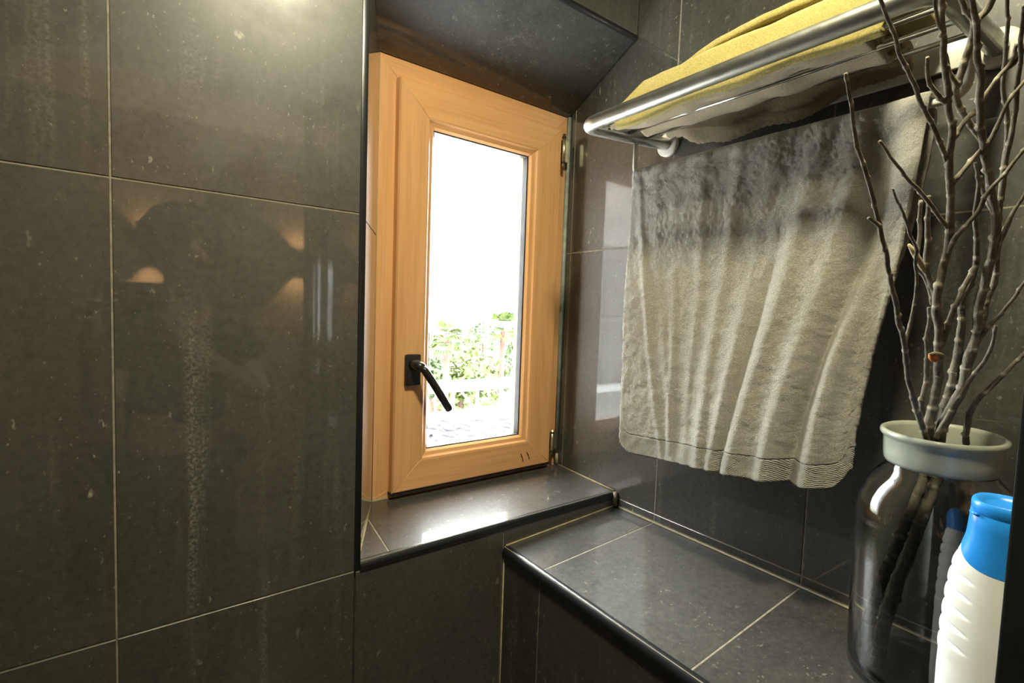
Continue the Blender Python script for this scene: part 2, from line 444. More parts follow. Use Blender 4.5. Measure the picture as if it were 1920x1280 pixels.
# window sill of two tiles with a black nosing
def zsill(y): return .0405+.0085*(y/.2)
sill = prism('window_sill', [(-.6155,.001,.024),(-.6155,.33,.024),(-.6155,.33,zsill(.33)-.0006),(-.6155,.001,zsill(0)-.0006)], (.6155,0,0), M['grout'], w1)
sn2 = V((0, -.0085, .2)).normalized()
def sp_(x, y): return (x, y, zsill(y))
slab('sill_tile', [sp_(-.6125,.0015), sp_(-.5585,.0015), sp_(-.5455,.1400)], sn2, .004, .0007, M['tile_top'], sill)
slab('sill_tile', [sp_(-.5560,.0015), sp_(-.0025,.0015), sp_(-.0025,.2080), sp_(-.5115,.2080), sp_(-.5430,.1420)], sn2, .004, .0007, M['tile_top'], sill)
def nosing(name, a, b, inward, r, mat, parent):
    """quarter round edge strip from a to b; inward = horizontal direction away from the room"""
    a, b, d = V(a), V(b), V(inward); prof = [d*.006, V((0,0,0))]
    ring = [d*.007+V((0,0,0))]
    ring = [d*r*1.2, d*r] + [d*r*(1-math.sin(t*math.pi/16))+V((0,0,r*(math.cos(t*math.pi/16)-1))) for t in range(1, 9)] + [V((0,0,-r-.004)), d*r*1.2+V((0,0,-r-.004))]
    vs_ = [a+q for q in ring]+[b+q for q in ring]; k = len(ring)
    fs = [tuple(range(k)), tuple(reversed(range(k, 2*k)))]+[(i, (i+1) % k, k+(i+1) % k, k+i) for i in range(k)]
    o = fixn(mk(name, vs_, fs, mat, parent, True)); o.data.set_sharp_from_angle(angle=math.radians(35)); return o
nosing('sill_nosing', (-.609,-.0035,zsill(0)+.0003), (-.0045,-.0035,zsill(0)+.0003), (0,1,0), .0090, M['black_trim'], sill)
# yellowed sealing beads along the sill
for pts, r in ((((-.6115,.004,.0412),(-.513,.207,.0500)), .0021), (((-.0022,.002,.0415),(-.0022,.205,.0500)), .0024), (((-.512,.2095,.0500),(-.477,.2095,.0500)), .0028),
               (((-.004,.2025,.050),(-.006,.2035,.080)), .0045)):
    tube('sealant_bead', pts, r, M['caulk'], sill, 8)

# ------------------------------------------------------------------ tiled ledge under the window
BX = -.316
def zb(x): return .006+.048*x
YE = -1.316
bench = prism('tiled_ledge', [(0,0.0,ZF),(BX-.0034,0.0,ZF),(BX-.0034,0.0,zb(BX)-.0006),(0,0.0,zb(0)-.0004)], (0,YE,0), M['grout'])
tag(bench, 'dark grey tiled ledge along the wall under the towel rack', 'ledge')
yb = [0, -.112, -.413, -.714, -1.015, YE]
bn = V((-.048, 0, 1)).normalized()
for i in range(5):
    y1, y0 = yb[i]-g-(.0015 if i == 0 else 0), yb[i+1]+g
    slab('tile', [(-.0025,y1,zb(-.0025)),(BX+.004,y1,zb(BX+.004)),(BX+.004,y0,zb(BX+.004)),(-.0025,y0,zb(-.0025))], bn, .004, .0007, M['tile_top'], bench)
    slab('tile', [(BX-.004,y1,-.541),(BX-.004,y0,-.541),(BX-.004,y0,zb(BX)-.016),(BX-.004,y1,zb(BX)-.016)], (-1,0,0), .004, .0007, M['tile'], bench)
    slab('tile', [(BX-.004,y1,ZF),(BX-.004,y0,ZF),(BX-.004,y0,-.541-2*g),(BX-.004,y1,-.541-2*g)], (-1,0,0), .004, .0007, M['tile'], bench)
nosing('edge_trim', (BX-.009,-.002,zb(BX)+.0004), (BX-.009,YE,zb(BX)+.0004), (1,0,0), .0115, M['black_trim'], bench)
for pts, r in ((((-.002,-.001,.0075),(-.002,YE,.0075)), .0020), (((-.003,-.002,.0070),(BX,-.002,zb(BX)+.001)), .0021), (((BX-.0035,-.002,-.03),(BX-.0035,-.002,ZF+.4)), .0022),
               (((-.004,-.004,.008),(-.004,-.004,.040)), .0055)):
    tube('sealant_bead', pts, r, M['caulk'], bench, 8)

# ------------------------------------------------------------------ towel rack
YA, YZ = -.101, -.601
XR, ZRL, ZW = -.250, .790, .812
rack = empty('towel_rack', (0, -.351, .812)); tag(rack, 'tarnished chrome wall towel rack with hanging bar holding folded towels', 'towel rack')
tube('rail_frame', bend([(-.006,YA,ZW),(XR,YA,ZRL),(XR,YZ,ZRL),(-.006,YZ,ZW)], .035, 8), .0120, M['chrome'], rack, 24)
for y in (YA, YZ): lathe_o = tube('wall_flange', [(-.0005,y,ZW),(-.0085,y,ZW),(-.0110,y,ZW)], [.0245,.0245,.0215], M['white_metal'], rack, 32)
def zarm(x): return ZW+(ZRL-ZW)*(x/XR)
for x in (-.196, -.141, -.086): tube('rod', [(x,YA,zarm(x)+.002),(x,YZ,zarm(x)+.002)], .0036, M['chrome_thin'], rack, 12)
XB, ZB = -.105, .727
tube('hanging_bar', bend([(XB,YA,zarm(XB)-.008),(XB,YA,ZB),(XB,YZ+.004,ZB),(XB,YZ+.004,zarm(XB)-.008)], .022, 8), .0048, M['white_metal'], rack, 16)
box('wall_plate', -.0075, -.0004, YZ+.022, -.27, .801, .843, M['white_metal'], rack, .002)

# ------------------------------------------------------------------ hanging towel
def hanging_towel():
    NU, NF, NB, NW = 150, 190, 60, 8
    top = ZB+.0052; R0 = .0115
    ridges = [(.03,.24,.016,.0050,.0),(.115,.30,.020,.0030,.1),(.22,.285,.016,.0036,.25),(.34,.37,.020,.0034,.05),(.47,.43,.026,.0062,.0),(.60,.50,.022,.0050,.2),(.74,.585,.030,.0085,.05),(.86,.72,.034,.0110,.0),(.955,.87,.036,.0140,.0)]
    def fold(u, v):
        d = 0
        for i, (a, b, s, h, st) in enumerate(ridges):
            c = a+(b-a)*v**1.15+.006*math.sin(v*7+i*1.7)
            amp = h*(.30+.70*smooth01((v-st)*1.7))*(.75+.25*math.sin(v*5.3+i*2.1))
            ww = s*(1.25-.35*v)*(1 if u < c else .75)
            d += amp*math.exp(-((u-c)/ww)**2)
        d += .0060*math.sin(u*8.2+v*2.4+.5)*smooth01(v*2)
        d += .0035*noise.noise(V((u*6, v*3.0, 2.2)))
        cv = .95-.16*v; d -= .020*smooth01(v*2.2)*math.exp(-((u-cv)/.030)**2); d -= .010*smooth01(v*2.0-.3)*math.exp(-((u-(.70-.17*v))/.022)**2)
        d -= .016*smooth01((u-.80)/.2)*math.sin((u-.8)*26-v*3.0)*.6
        return d
    vs_, rows = [], []
    def edgeL(v): return -.108-.004*v-.010*smooth01((v-.9)/.1)*0
    def edgeR(v): return -.566+.026*smooth01(v*1.5)+.030*smooth01((v-.35)/.65)
    def botz(u): return .183+.040*u**1.4+.018*math.exp(-(u/.03)**2)+.05*math.exp(-((1-u)/.035)**2)*.6
    def put(u, v, side, ang=None, zz=None):
        y = edgeL(v)+(edgeR(v)-edgeL(v))*u
        if ang is not None:
            x = XB-R0*math.cos(ang); z = ZB+R0*math.sin(ang)*.95
            x -= fold(u, 0)*max(0, math.cos(ang))
        elif side > 0:
            z = ZB+(botz(u)-ZB)*v; x = XB-R0-fold(u, v)-.004*v
        else:
            z = ZB+(.33-ZB)*v; x = XB+R0+.003*math.sin(u*17)*v+.002
        nn = noise.noise(V((y*330, z*330, side*5+x*60)))*.0016+noise.noise(V((y*55, z*55, side*9)))*.0012
        return V((x-nn*(1 if side > 0 else -1), y, z))
    us = [i/NU for i in range(NU+1)]
    for k in range(NB, 0, -1): rows.append([put(u, k/NB, -1) for u in us])
    for k in range(NW+1): rows.append([put(u, 0, 1, math.pi-math.pi*k/NW) for u in us])
    HEM = .935
    fr = [[put(u, k/NF, 1) for u in us] for k in range(1, NF+1)]
    kh = int(NF*HEM)
    body = rows+fr[:kh]; hem = fr[kh-1:]
    def sheet(rows, name, mat, parent=None):
        vs_ = [p for r in rows for p in r]; n = len(rows[0]); fs = []
        for i in range(len(rows)-1):
            for j in range(n-1): fs.append((i*n+j, i*n+j+1, (i+1)*n+j+1, (i+1)*n+j))
        o = mk(name, vs_, fs, mat, parent, True)
        sm = o.modifiers.new('thickness', 'SOLIDIFY'); sm.thickness = .0062; sm.offset = 0
        return o
    b = sheet(body, 'hanging_towel', M['towel'])
    tag(b, 'grey taupe terry towel hanging from the bar under the rack', 'towel')
    sheet(hem, 'hem_band', M['towel_hem'], b)
hanging_towel()

# ------------------------------------------------------------------ folded towels on the rack
RODS = (-.196, -.141, -.086)
def folded_towel(name, xa, xb, z0, z1, ya, yb_, layers, mat, seed, shape, lip=None, late=0.0):
    """cloth folded to and fro: a serpentine section swept along the rack"""
    H = z1-z0; t = H/layers; prof = []
    for k in range(layers):
        zc = z0+t*(k+.5); fx = (xa, xb) if k % 2 == 0 else (xb, xa)
        for i in range(29):
            s = i/28; prof.append((fx[0]+(fx[1]-fx[0])*s, zc))
        if k < layers-1:
            e = fx[1]; sg = 1 if e == xb else -1
            for q in (-.25, 0, .25): prof.append((e+sg*t*.5*math.cos(q*math.pi*1.3), zc+t*.5+q*t*1.2))
    if lip: prof = [(xa-.013, lip), (xa-.016, lip+.010), (xa-.016, lip+.022), (xa-.013, lip+.036), (xa-.008, z0)]+prof
    N = 90; vs_, fs = [], []; n = len(prof)
    for i in range(N+1):
        s = i/N; y = ya+(yb_-ya)*s
        for j, (x, z) in enumerate(prof):
            q = V((x*14, y*11, z*40+seed))
            dz = noise.noise(q)*.0035+noise.noise(V((x*60, y*45, z*30+seed)))*.0012; dx = noise.noise(q+V((7,3,1)))*.004
            dy = noise.noise(V((x*9, z*60, seed+4)))*.014
            if z >= z0: y = ya+(yb_-ya)*s-late*(1-s)
            else: y = ya+(yb_-ya)*s
            vs_.append((x+dx, y+dy, z+dz+shape(x, y, s, (z-z0)/H)))
        if i:
            for j in range(n-1): fs.append(((i-1)*n+j, (i-1)*n+j+1, i*n+j+1, i*n+j))
    o = mk(name, vs_, fs, mat, None, True)
    sm = o.modifiers.new('thickness', 'SOLIDIFY'); sm.thickness = t*.90; sm.offset = 0
    return o
def shape_taupe(x, y, s, h):
    """rests on the rods, bulges down between them and droops behind the last one"""
    base = zarm(x)-zarm(-.10)
    k = 0
    for a, b in ((-.196, -.141), (-.141, -.086)):
        if a < x < b: k = math.sin((x-a)/(b-a)*math.pi)**.8*(.010+.007*noise.noise(V((x*25, y*16, 3.3))))
    if x > -.086:
        e = smooth01((x+.086)/.05)
        k = e*(.030+.012*noise.noise(V((x*20, y*13, 8.1))))*smooth01((s-.04)*9)*smooth01((1.02-s)*2.4)
    if x < -.196: k = smooth01((-.196-x)/.01)*.006
    e2 = smooth01((x+.10)/.04); wr = e2*(.0075*math.sin(x*190+y*13+2*noise.noise(V((y*9, x*9, 1))))+.0035*math.sin(y*48-x*30)+.0014*math.sin(y*520))+(1-e2)*.011*noise.noise(V((x*38, y*19, 5.5)))      # crumpled gathers
    return base-(k+wr)*(1-.75*h)
ft = folded_towel('folded_towel', -.204, -.026, .8080, .8350, -.132, -.515, 3, M['towel_taupe'], 3.1, shape_taupe)
tag(ft, 'taupe terry towel folded in layers on the rack rods under the mustard one', 'towel')
def shape_yellow(x, y, s, h):
    if h < -.1: return -.004*math.sin(s*14)*.5
    return -.030*max(0, h)*(1-smooth01(s*2.6))+.008*max(0, h)*smooth01(s*1.5)
fy = folded_towel('folded_towel', -.205, -.045, .8405, .8650, -.158, -.548, 2, M['towel_yellow'], 9.4, shape_yellow, lip=.779, late=.05)
tag(fy, 'mustard yellow terry towel folded on top of the rack', 'towel')

# ------------------------------------------------------------------ glass vase with bare branches
VC = (-.0865, -.600, zb(-.0865)+.0002)
vase = empty('glass_vase', VC); tag(vase, 'clear glass bottle vase with pale frosted neck holding bare branches', 'vase')
out = [(0,.0),(.070,.0),(.0775,.003),(.0815,.010),(.0825,.022),(.0828,.12),(.0828,.20),(.0815,.220),(.0775,.238),(.0705,.254),(.0620,.266),(.0555,.274),(.0530,.280),(.0530,.2835)]
inn = [(.0495,.2835),(.0500,.278),(.0525,.2715),(.0590,.263),(.0670,.2515),(.0740,.236),(.0780,.219),(.0795,.20),(.0797,.12),(.0793,.026),(.0770,.016),(.0700,.0105),(0,.0085)]
lathe('vase_body', out+inn, VC, M['vase_glass'], vase, 72)
lathe('neck_collar', [(.0500,.2822),(.0545,.2822),(.0560,.2860),(.0568,.296),(.0572,.3120),(.0580,.3145),(.0605,.3165),(.0612,.3195),(.0606,.3222),(.0580,.3236),(.0555,.3225),(.0540,.318),(.0535,.300),(.0500,.2822)], VC, M['frosted'], vase, 72)
vase.rotation_euler = (0, -.048, 0)          # stands square on the sloping ledge

def ray(px, py):
    return fwd + cr*((px-960)/FPX) - cu*((py-640)/FPX)
def bpt(px, py, off):
    dep = .605-.000205*(850-py) if py < 850 else .605
    dep += off
    return CAM+ray(px, py)*dep
def twig(name, pts, r0, r1, off, parent, fan=0.0, knob=True, root=None):
    P = [bpt(px, py, off+fan*i/max(1, len(pts)-1)) for i, (px, py) in enumerate(pts)]
    if root: P = [V(q) for q in root]+P
    C_ = spline(P, 7)
    # small natural wobble
    L = [0]
    for a, b in zip(C_, C_[1:]): L.append(L[-1]+(b-a).length)
    T = L[-1]; rad = []; nxt = .012; Q = []; nds = []
    step = .0018; n = max(4, int(T/step)); k = 0
    kn = []; s = random.uniform(.008, .02)
    while s < T: kn.append((s, random.uniform(.25, .6))); s += random.uniform(.014, .032)
    for i in range(n+1):
        s = T*i/n
        while k < len(L)-2 and L[k+1] < s: k += 1
        f = (s-L[k])/max(1e-9, L[k+1]-L[k]); p = C_[k].lerp(C_[k+1], f)
        p += V((noise.noise(p*45), noise.noise(p*45+V((9,0,0))), 0))*.0016
        r = r0+(r1-r0)*(s/T); nd = 0.0
        if knob:
            for ks, h in kn:
                if abs(ks-s) < .006: e_ = math.exp(-((ks-s)/.0016)**2); q_ = h*min(r, .003)*e_; r += q_*.55; a_ = ks*977; p = p+V((math.cos(a_), math.sin(a_), 0))*q_*.9; nd = max(nd, e_*(.5+.5*math.sin(ks*531)))
        Q.append(p); rad.append(r*(1+.10*noise.noise(p*120))); nds += [nd]*8
    o = tube(name, Q, rad, M['bark'], parent, 8)
    at = o.data.attributes.new('node', 'FLOAT', 'POINT'); at.data.foreach_set('value', nds)
    return o
cbase = lambda x, y, z: (VC[0]+x, VC[1]+y, VC[2]+z)
# branch one: left half of the bunch
stem1 = [cbase(-.028,.060,.0165), cbase(-.026,.050,.09), cbase(-.020,.026,.20), cbase(-.012,.012,.275)]
b1 = twig('bare_branch', [(1741,806),(1747,775),(1759,705),(1761,634),(1755,564),(1771,494),(1782,430),(1782,375),(1780,312),(1784,254),(1779,195),(1773,129),(1767,59),(1765,-10)], .0074, .0022, 0, None, -.02, True, stem1)
tag(b1, 'tall bare knobbly branch with forks, nearer the towel in the vase', 'branch')
b1s = [
 ('twig', [(1738,826),(1722,780),(1710,740),(1700,680),(1693,640),(1683,590),(1672,540),(1664,500),(1655,450),(1645,410),(1630,350),(1618,310),(1605,260),(1597,210),(1586,137)], .0042, .0018, -.006, -.03),
 ('twig', [(1696,640),(1709,600),(1717,560),(1716,500),(1717,465),(1705,430),(1690,395),(1675,353)], .0024, .0013, -.010, -.015),
 ('twig', [(1650,425),(1640,416),(1628,408)], .0026, .0018, -.028, 0),
 ('twig', [(1782,320),(1771,289),(1751,242),(1728,195),(1716,160),(1700,133),(1677,66),(1650,-8)], .0028, .0016, -.008, -.03),
 ('twig', [(1782,430),(1771,418),(1736,371),(1697,328),(1650,264)], .0026, .0015, -.004, -.03),
 ('twig', [(1780,196),(1763,182),(1743,152),(1736,107)], .0026, .0017, -.014, -.01),
 ('twig', [(1755,560),(1748,540),(1738,500),(1740,430),(1741,367)], .0040, .0024, .004, -.01),
 ('twig', [(1752,570),(1735,520),(1722,500),(1724,430),(1726,376)], .0036, .0020, .010, .0),
 ('twig', [(1744,800),(1729,760),(1736,705),(1740,619),(1743,576)], .0032, .0020, .006, 0),
 ('twig', [(1784,275),(1792,254),(1810,226),(1833,203),(1849,176),(1872,145),(1894,117),(1905,82)], .0032, .0016, -.006, .0),
 ('twig', [(1782,350),(1790,340),(1814,312),(1849,269),(1872,230),(1892,187),(1922,150)], .0028, .0016, -.012, -.01),
 ('twig', [(1776,475),(1798,437),(1829,402),(1849,367),(1884,324),(1926,275)], .0030, .0016, -.014, -.02),
 ('twig', [(1767,60),(1758,40),(1753,10),(1753,-8)], .0018, .0014, -.022, 0),
]
for nm, p, r0, r1, off, fan in b1s: twig(nm, p, r0*.86, r1*.86, off, b1, fan)
# branch two: right half of the bunch
stem2 = [cbase(-.052,.036,.0170), cbase(-.044,.030,.09), cbase(-.026,.012,.20), cbase(-.012,.000,.275)]
b2 = twig('bare_branch', [(1762,812),(1779,775),(1802,732),(1818,666),(1833,619),(1835,576),(1849,509),(1861,470),(1868,430),(1866,390),(1851,312),(1842,262),(1837,219),(1838,156),(1833,90),(1829,35),(1822,-8)], .0078, .0022, -.004, None, -.02, True, stem2)
tag(b2, 'tall bare knobbly branch with forks, nearer the bottle in the vase', 'branch')
b2s = [
 ('twig', [(1770,800),(1783,732),(1810,693),(1833,634),(1851,564),(1868,513),(1872,462),(1896,400)], .0050, .0026, .006, -.01),
 ('twig', [(1758,806),(1765,790),(1779,744),(1794,673),(1802,611),(1806,560),(1822,520),(1832,470),(1831,410),(1835,352),(1829,305)], .0062, .0018, .010, -.02),
 ('twig', [(1765,650),(1771,630),(1790,580),(1818,517),(1829,498)], .0036, .0028, -.006, 0),
 ('twig', [(1755,822),(1771,791),(1794,748),(1825,701),(1853,666),(1868,610)], .0032, .0018, -.016, -.01),
 ('twig', [(1812,832),(1814,791),(1833,752),(1872,712),(1926,656)], .0040, .0024, -.010, -.02),
 ('twig', [(1829,650),(1849,619),(1892,568),(1926,522)], .0024, .0016, -.008, -.02),
 ('twig', [(1862,470),(1872,400),(1884,312),(1896,254),(1911,156),(1913,98),(1918,10)], .0034, .0018, .004, -.01),
 ('twig', [(1866,450),(1876,360),(1888,260),(1888,219),(1882,156),(1884,100),(1887,-8)], .0030, .0016, .008, -.01),
 ('twig', [(1862,480),(1872,461),(1892,414),(1926,355)], .0026, .0016, -.012, -.01),
 ('twig', [(1840,265),(1822,235),(1800,200),(1791,168),(1796,148),(1810,109),(1825,70),(1831,40),(1849,20),(1862,-8)], .0032, .0036, .002, -.004),
 ('twig', [(1830,45),(1815,20),(1800,-8)], .0030, .0024, -.020, 0),
 ('twig', [(1793,160),(1783,140),(1776,112),(1772,98)], .0024, .0016, -.010, 0),
 ('twig', [(1866,400),(1850,372),(1838,330)], .0036, .0022, -.002, 0),
]
for nm, p, r0, r1, off, fan in b2s: twig(nm, p, r0*.86, r1*.86, off, b2, fan)
def husk(pts, w, off, parent, mat, name):
    P = [bpt(x, y, off) for x, y in pts]
    n = len(P); rad = [w*math.sin(math.pi*(i+.35)/(n-.3))**.6 for i in range(n)]
    return tube(name, P, rad, mat, parent, 8)
husk([(1704,458),(1712,470),(1722,487),(1730,502),(1735,511)], .0032, -.010, b1, M['tan_husk'], 'dry_husk')
husk([(1742,664),(1752,662),(1764,664),(1773,668)], .0022, -.026, b1, M['tan_husk'], 'dry_husk')
husk([(1744,664),(1748,668),(1752,673),(1756,676)], .0042, -.024, b1, M['orange'], 'orange_bud')

# ------------------------------------------------------------------ shampoo bottle
BC = V((-.199, -.6795, zb(-.199)+.0002))
def bottle():
    root = empty('shampoo_bottle', BC); tag(root, 'white ribbed plastic shampoo bottle with blue cap beside the vase', 'bottle')
    H = .2895; SE = 2.5
    zseam = lambda ph: .2440-.024*max(0, -math.sin(ph))**1.2-.010*max(0, math.sin(ph))
    # keys: height, half width (along y), half thickness (along x)
    keys = [(0,.0400,.0220),(.004,.0430,.0245),(.03,.0450,.0265),(.10,.0452,.0265),(.15,.0440,.0262),(.19,.0415,.0256),(.215,.0385,.0250),(.235,.0335,.0245),(.250,.0295,.0240),(.270,.0280,.0238),(.283,.0274,.0236),(.2895,.0262,.0226)]
    def ab(z):
        for (z0, a0, b0), (z1, a1, b1_) in zip(keys, keys[1:]):
            if z <= z1:
                t = smooth01((z-z0)/(z1-z0)) if False else (z-z0)/(z1-z0); return a0+(a1-a0)*t, b0+(b1_-b0)*t
        return keys[-1][1:]
    def pt(z, ph, k=1.0, ribs=True):
        a, b = ab(z); c, s = math.cos(ph), math.sin(ph)
        x = b*math.copysign(abs(s)**(2/SE), s); y = a*math.copysign(abs(c)**(2/SE), c)
        if ribs and c > 0:
            zz = z+.010*(1-c)*(1 if s < 0 else 1)
            w_ = smooth01((c-.30)/.45)
            for i in range(5):
                zc = .138+.0185*i
                y -= .0042*w_*math.exp(-((zz-zc)/.0016)**2); x *= 1-.10*w_*math.exp(-((zz-zc)/.0016)**2)
            if .12 < zz < .232: y += .0012*w_*abs(math.sin((zz-.138)*math.pi/.0185))
        if ribs and s < 0 and c < 0:       # thumb grip pressed into the front
            dd = ((z-.085)/.070)**2+((c+.62)/.42)**2
            if dd < 1:
                x += .0050*(1-dd)**.6
                x -= .0006*max(0, math.sin(z*900))*max(0, math.sin(c*60))
        return V((BC.x+x*k, BC.y+y*k, BC.z+z))
    NP, NZ = 120, 230
    vs_, fs = [], []
    for i in range(NZ+1):
        for j in range(NP):
            ph = 2*math.pi*j/NP; vs_.append(pt(zseam(ph)*i/NZ, ph, 1-.10*max(0, 1-i/3)**2))
    for i in range(NZ):
        for j in range(NP):
            k = (j+1) % NP; fs.append((i*NP+j, i*NP+k, (i+1)*NP+k, (i+1)*NP+j))
    fs += [tuple(reversed(range(NP))), tuple(range(NZ*NP, (NZ+1)*NP))]
    fixn(mk('bottle_body', vs_, fs, M['bottle'], root, True))
    vs_, fs = [], []
    lev = [0, .0, .06, .2, .4, .6, .78, .80, .82, .84, .93, .98, 1.0]
    for i, t in enumerate(lev):
        for j in range(NP):
            ph = 2*math.pi*j/NP; zz = zseam(ph)+.0004; z = zz+(H-zz)*t
            k = 1.012
            if i == 0: k = .93
            if t >= .93: k = 1.035 if t < .99 else .99
            if .79 < t < .83: k = .985
            vs_.append(pt(z, ph, k, False))
    n = len(lev)
    for q, dz in ((.80, -.0008), (.70, -.0040)):      # dished top
        for j in range(NP):
            p = pt(H, 2*math.pi*j/NP, q, False); vs_.append(p+V((0,0,dz)))
    n += 2
    for i in range(n-1):
        for j in range(NP):
            k = (j+1) % NP; fs.append((i*NP+j, i*NP+k, (i+1)*NP+k, (i+1)*NP+j))
    fs += [tuple(range((n-1)*NP, n*NP))]
    cap = fixn(mk('flip_cap', vs_, fs, M['blue_cap'], root, True)); cap.data.set_sharp_from_angle(angle=math.radians(50))
    ph = math.radians(-42); c0 = pt(.2765, ph, 1.0, False)
    d = V((c0.x-BC.x, c0.y-BC.y, 0)).normalized(); t_ = V((-d.y, d.x, 0))
    tube('thumb_tab', [c0-t_*.005+d*.0006, c0+d*.0014, c0+t_*.005+d*.0006], .0018, M['blue_cap'], cap, 8)
    root.rotation_euler = (0, -.048, 0)
bottle()

# ------------------------------------------------------------------ shower screen post at the right edge
ss = empty('shower_screen', (-.345, -.735, ZF)); tag(ss, 'black framed shower screen post beside the bottle at the right edge', 'shower screen')
box('post', -.352, -.328, -.735, -.698, ZF+.0, 1.34, M['black_trim'], ss, .002)
mk('glass_panel', *boxv(-.343, -.337, -1.40, -.737, ZF+.02, 1.30), M['pane'], ss)
box('top_rail', -.352, -.328, -1.42, -.735, 1.30, 1.34, M['black_trim'], ss, .002)
box('post', -.352, -.328, -1.43, -1.40, ZF+.0, 1.34, M['black_trim'], ss, .002)
M['satin'] = chrome('satin_steel', (.88, .89, .91), .22, .03); M['polished'] = chrome('polished_steel_strip', (.93, .94, .96), .05, .02)
# added shower column; strips turned to reflect the window as streaks on the tiles
sr = empty('added_shower_column', (-.13, -1.92, ZF)); tag(sr, 'added unseen shower column, its steel strips angled to reflect the window into the tiles', 'shower')
pn = V((-.163, .987, 0)).normalized(); pt_ = V((pn.y, -pn.x, 0))
def pstrip(name, c, wd, z0, z1, th, mat, parent):
    c = V(c); q = []
    for z in (z0, z1):
        for a_, b_ in ((-1,0),(1,0),(1,-1),(-1,-1)): p = c+pt_*a_*wd/2+pn*b_*th; q.append((p.x, p.y, z))
    o = fixn(mk(name, q, [(0,1,2,3),(4,5,6,7),(0,1,5,4),(1,2,6,5),(2,3,7,6),(3,0,4,7)], mat, parent)); return o
pb = pstrip('panel_body', (-.130,-1.900,0), .15, ZF, 1.05, .05, M['black_plastic'], sr)
pstrip('reflector_strip', V((-.104,-1.900,0))+pn*.006, .024, .10, .98, .006, M['polished'], pb)
pstrip('reflector_strip', V((-.163,-1.893,0))+pn*.006, .012, .10, .98, .006, M['polished'], pb)
pstrip('reflector_strip', V((-.188,-1.889,0))+pn*.006, .005, .10, .98, .006, M['polished'], pb)
tube('shower_arm', bend([(-.130,-1.92,1.04),(-.130,-1.92,1.22),(-.130,-1.66,1.22)], .05, 8), .012, M['satin'], sr, 16)
lathe('shower_head', [(0,0),(.012,0),(.016,-.02),(.085,-.030),(.085,-.040),(0,-.040)], (-.130,-1.66,1.225), M['satin'], sr, 36)

# ------------------------------------------------------------------ ceiling lamps (above the frame)
def emis(name, col, s):
    t = NT(name); t.set(Base_Color=(.8,.8,.75), Emission_Color=col, Emission_Strength=s); return t.m
def lamp(loc, r, label):
    o = empty('ceiling_lamp', (loc.x, loc.y, ZC)); tag(o, label, 'lamp')
    lathe('lamp_rim', [(r,0),(r+.012,0),(r+.012,-.028),(r,-.031),(r,-.004)], (loc.x, loc.y, ZC), M['white_metal'], o, 40)
    return o
lamp(LAMP, .10, 'round white lamp fixed to the ceiling over the ledge')

# two up-and-down wall lamps on the wall behind the photographer, mirrored in the dark tiles
for lx, lb in ((-.86, 'warm up-and-down wall lamp behind the photographer, further from the rack wall'), (-.17, 'warm up-and-down wall lamp in the corner next to the rack wall')):
    o = empty('wall_lamp', (lx, YB, .69)); tag(o, lb, 'lamp')
    box('lamp_body', lx-.035, lx+.035, YB+.001, YB+.075, .665, .705, M['white_metal'], o, .004)
    for dz, rx_ in ((.708, math.pi), (.662, 0)):
        l = bpy.data.lights.new('wall_lamp_light', 'SPOT'); l.energy = 15; l.color = (1, .60, .30); l.spot_size = 1.6; l.spot_blend = .5; l.shadow_soft_size = .015
        lo = bpy.data.objects.new('wall_lamp_light', l); COL.objects.link(lo); lo.location = (lx, YB+.05, dz); lo.rotation_euler = (rx_, 0, 0)

# ------------------------------------------------------------------ outside the window
M['roof'] = plain('pale_roof_screed', (.62, .60, .60), .9, 0, .15, .2, 1.5)
M['white_wall'] = plain('whitewashed_parapet', (.80, .80, .79), .8, 0, .05)
M['debris'] = plain('weathered_grey_wood', (.028, .025, .031), .9, 0, .3)
M['leaf_a'] = plain('yellow_green_leaf', (.052, .072, .010), .6, 0, .35, 0, 2)  # yellow-green leaf colour, tone varied at random
M['leaf_b'] = plain('fresh_green_leaf', (.032, .060, .012), .6, 0, .35, 0, 2)
M['trunk'] = plain('palm_trunk', (.055, .026, .018), .9, 0, .4, .4, 8)
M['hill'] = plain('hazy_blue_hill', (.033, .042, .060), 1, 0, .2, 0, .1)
M['block'] = plain('grey_concrete_block', (.080, .074, .069), .9, 0, .12, .2, 12)
M['mortar'] = plain('pale_mortar', (.15, .145, .14), .9, 0, .1)
M['render'] = plain('pinkish_wall_render', (.165, .145, .133), .9, 0, .06, .1, 3)
def opt(px, py, dist):
    r = ray(px, py); return CAM+r*(dist/ r.y)          # point at y-distance
def ongr(px, py, z):
    r = ray(px, py); return CAM+r*((z-CAM.z)/r.z)
ZR = -2.3
YP = ongr(885, 776, ZR).y
ZT = opt(885, 729, YP).z
tag(box('neighbour_roof', -6, 22, 3.9, YP, ZR-.3, ZR, M['roof']), 'pale sunlit flat roof outside below the window', 'roof')
par = box('roof_parapet', -6, 22, YP, YP+.25, ZR-.6, ZR+.10, M['white_wall']); tag(par, 'whitewashed parapet rail along the far roof edge', 'parapet')
for i in range(30):
    x = 1+i*.75; box('baluster', x, x+.06, YP+.08, YP+.14, ZR+.10, ZT-.20, M['white_wall'], par)
box('hand_rail', -6, 22, YP+.04, YP+.20, ZT-.20, ZT+.08, M['white_wall'], par)
rnd = random.Random(4)
DEB = [(812,800,60),(826,806,40),(822,822,34),(838,816,50),(850,796,26),(868,806,44),(835,788,30),(886,814,30),(905,812,36),(925,800,46),(948,785,60),(955,800,30),(945,808,44),(862,776,40),(915,818,24),(832,832,36),(806,812,40),(820,794,44),(845,826,36),(858,818,40),(878,798,36),(895,790,40),(930,812,30),(958,792,40),(818,838,50),(876,826,30),(842,802,56),(960,806,40)]
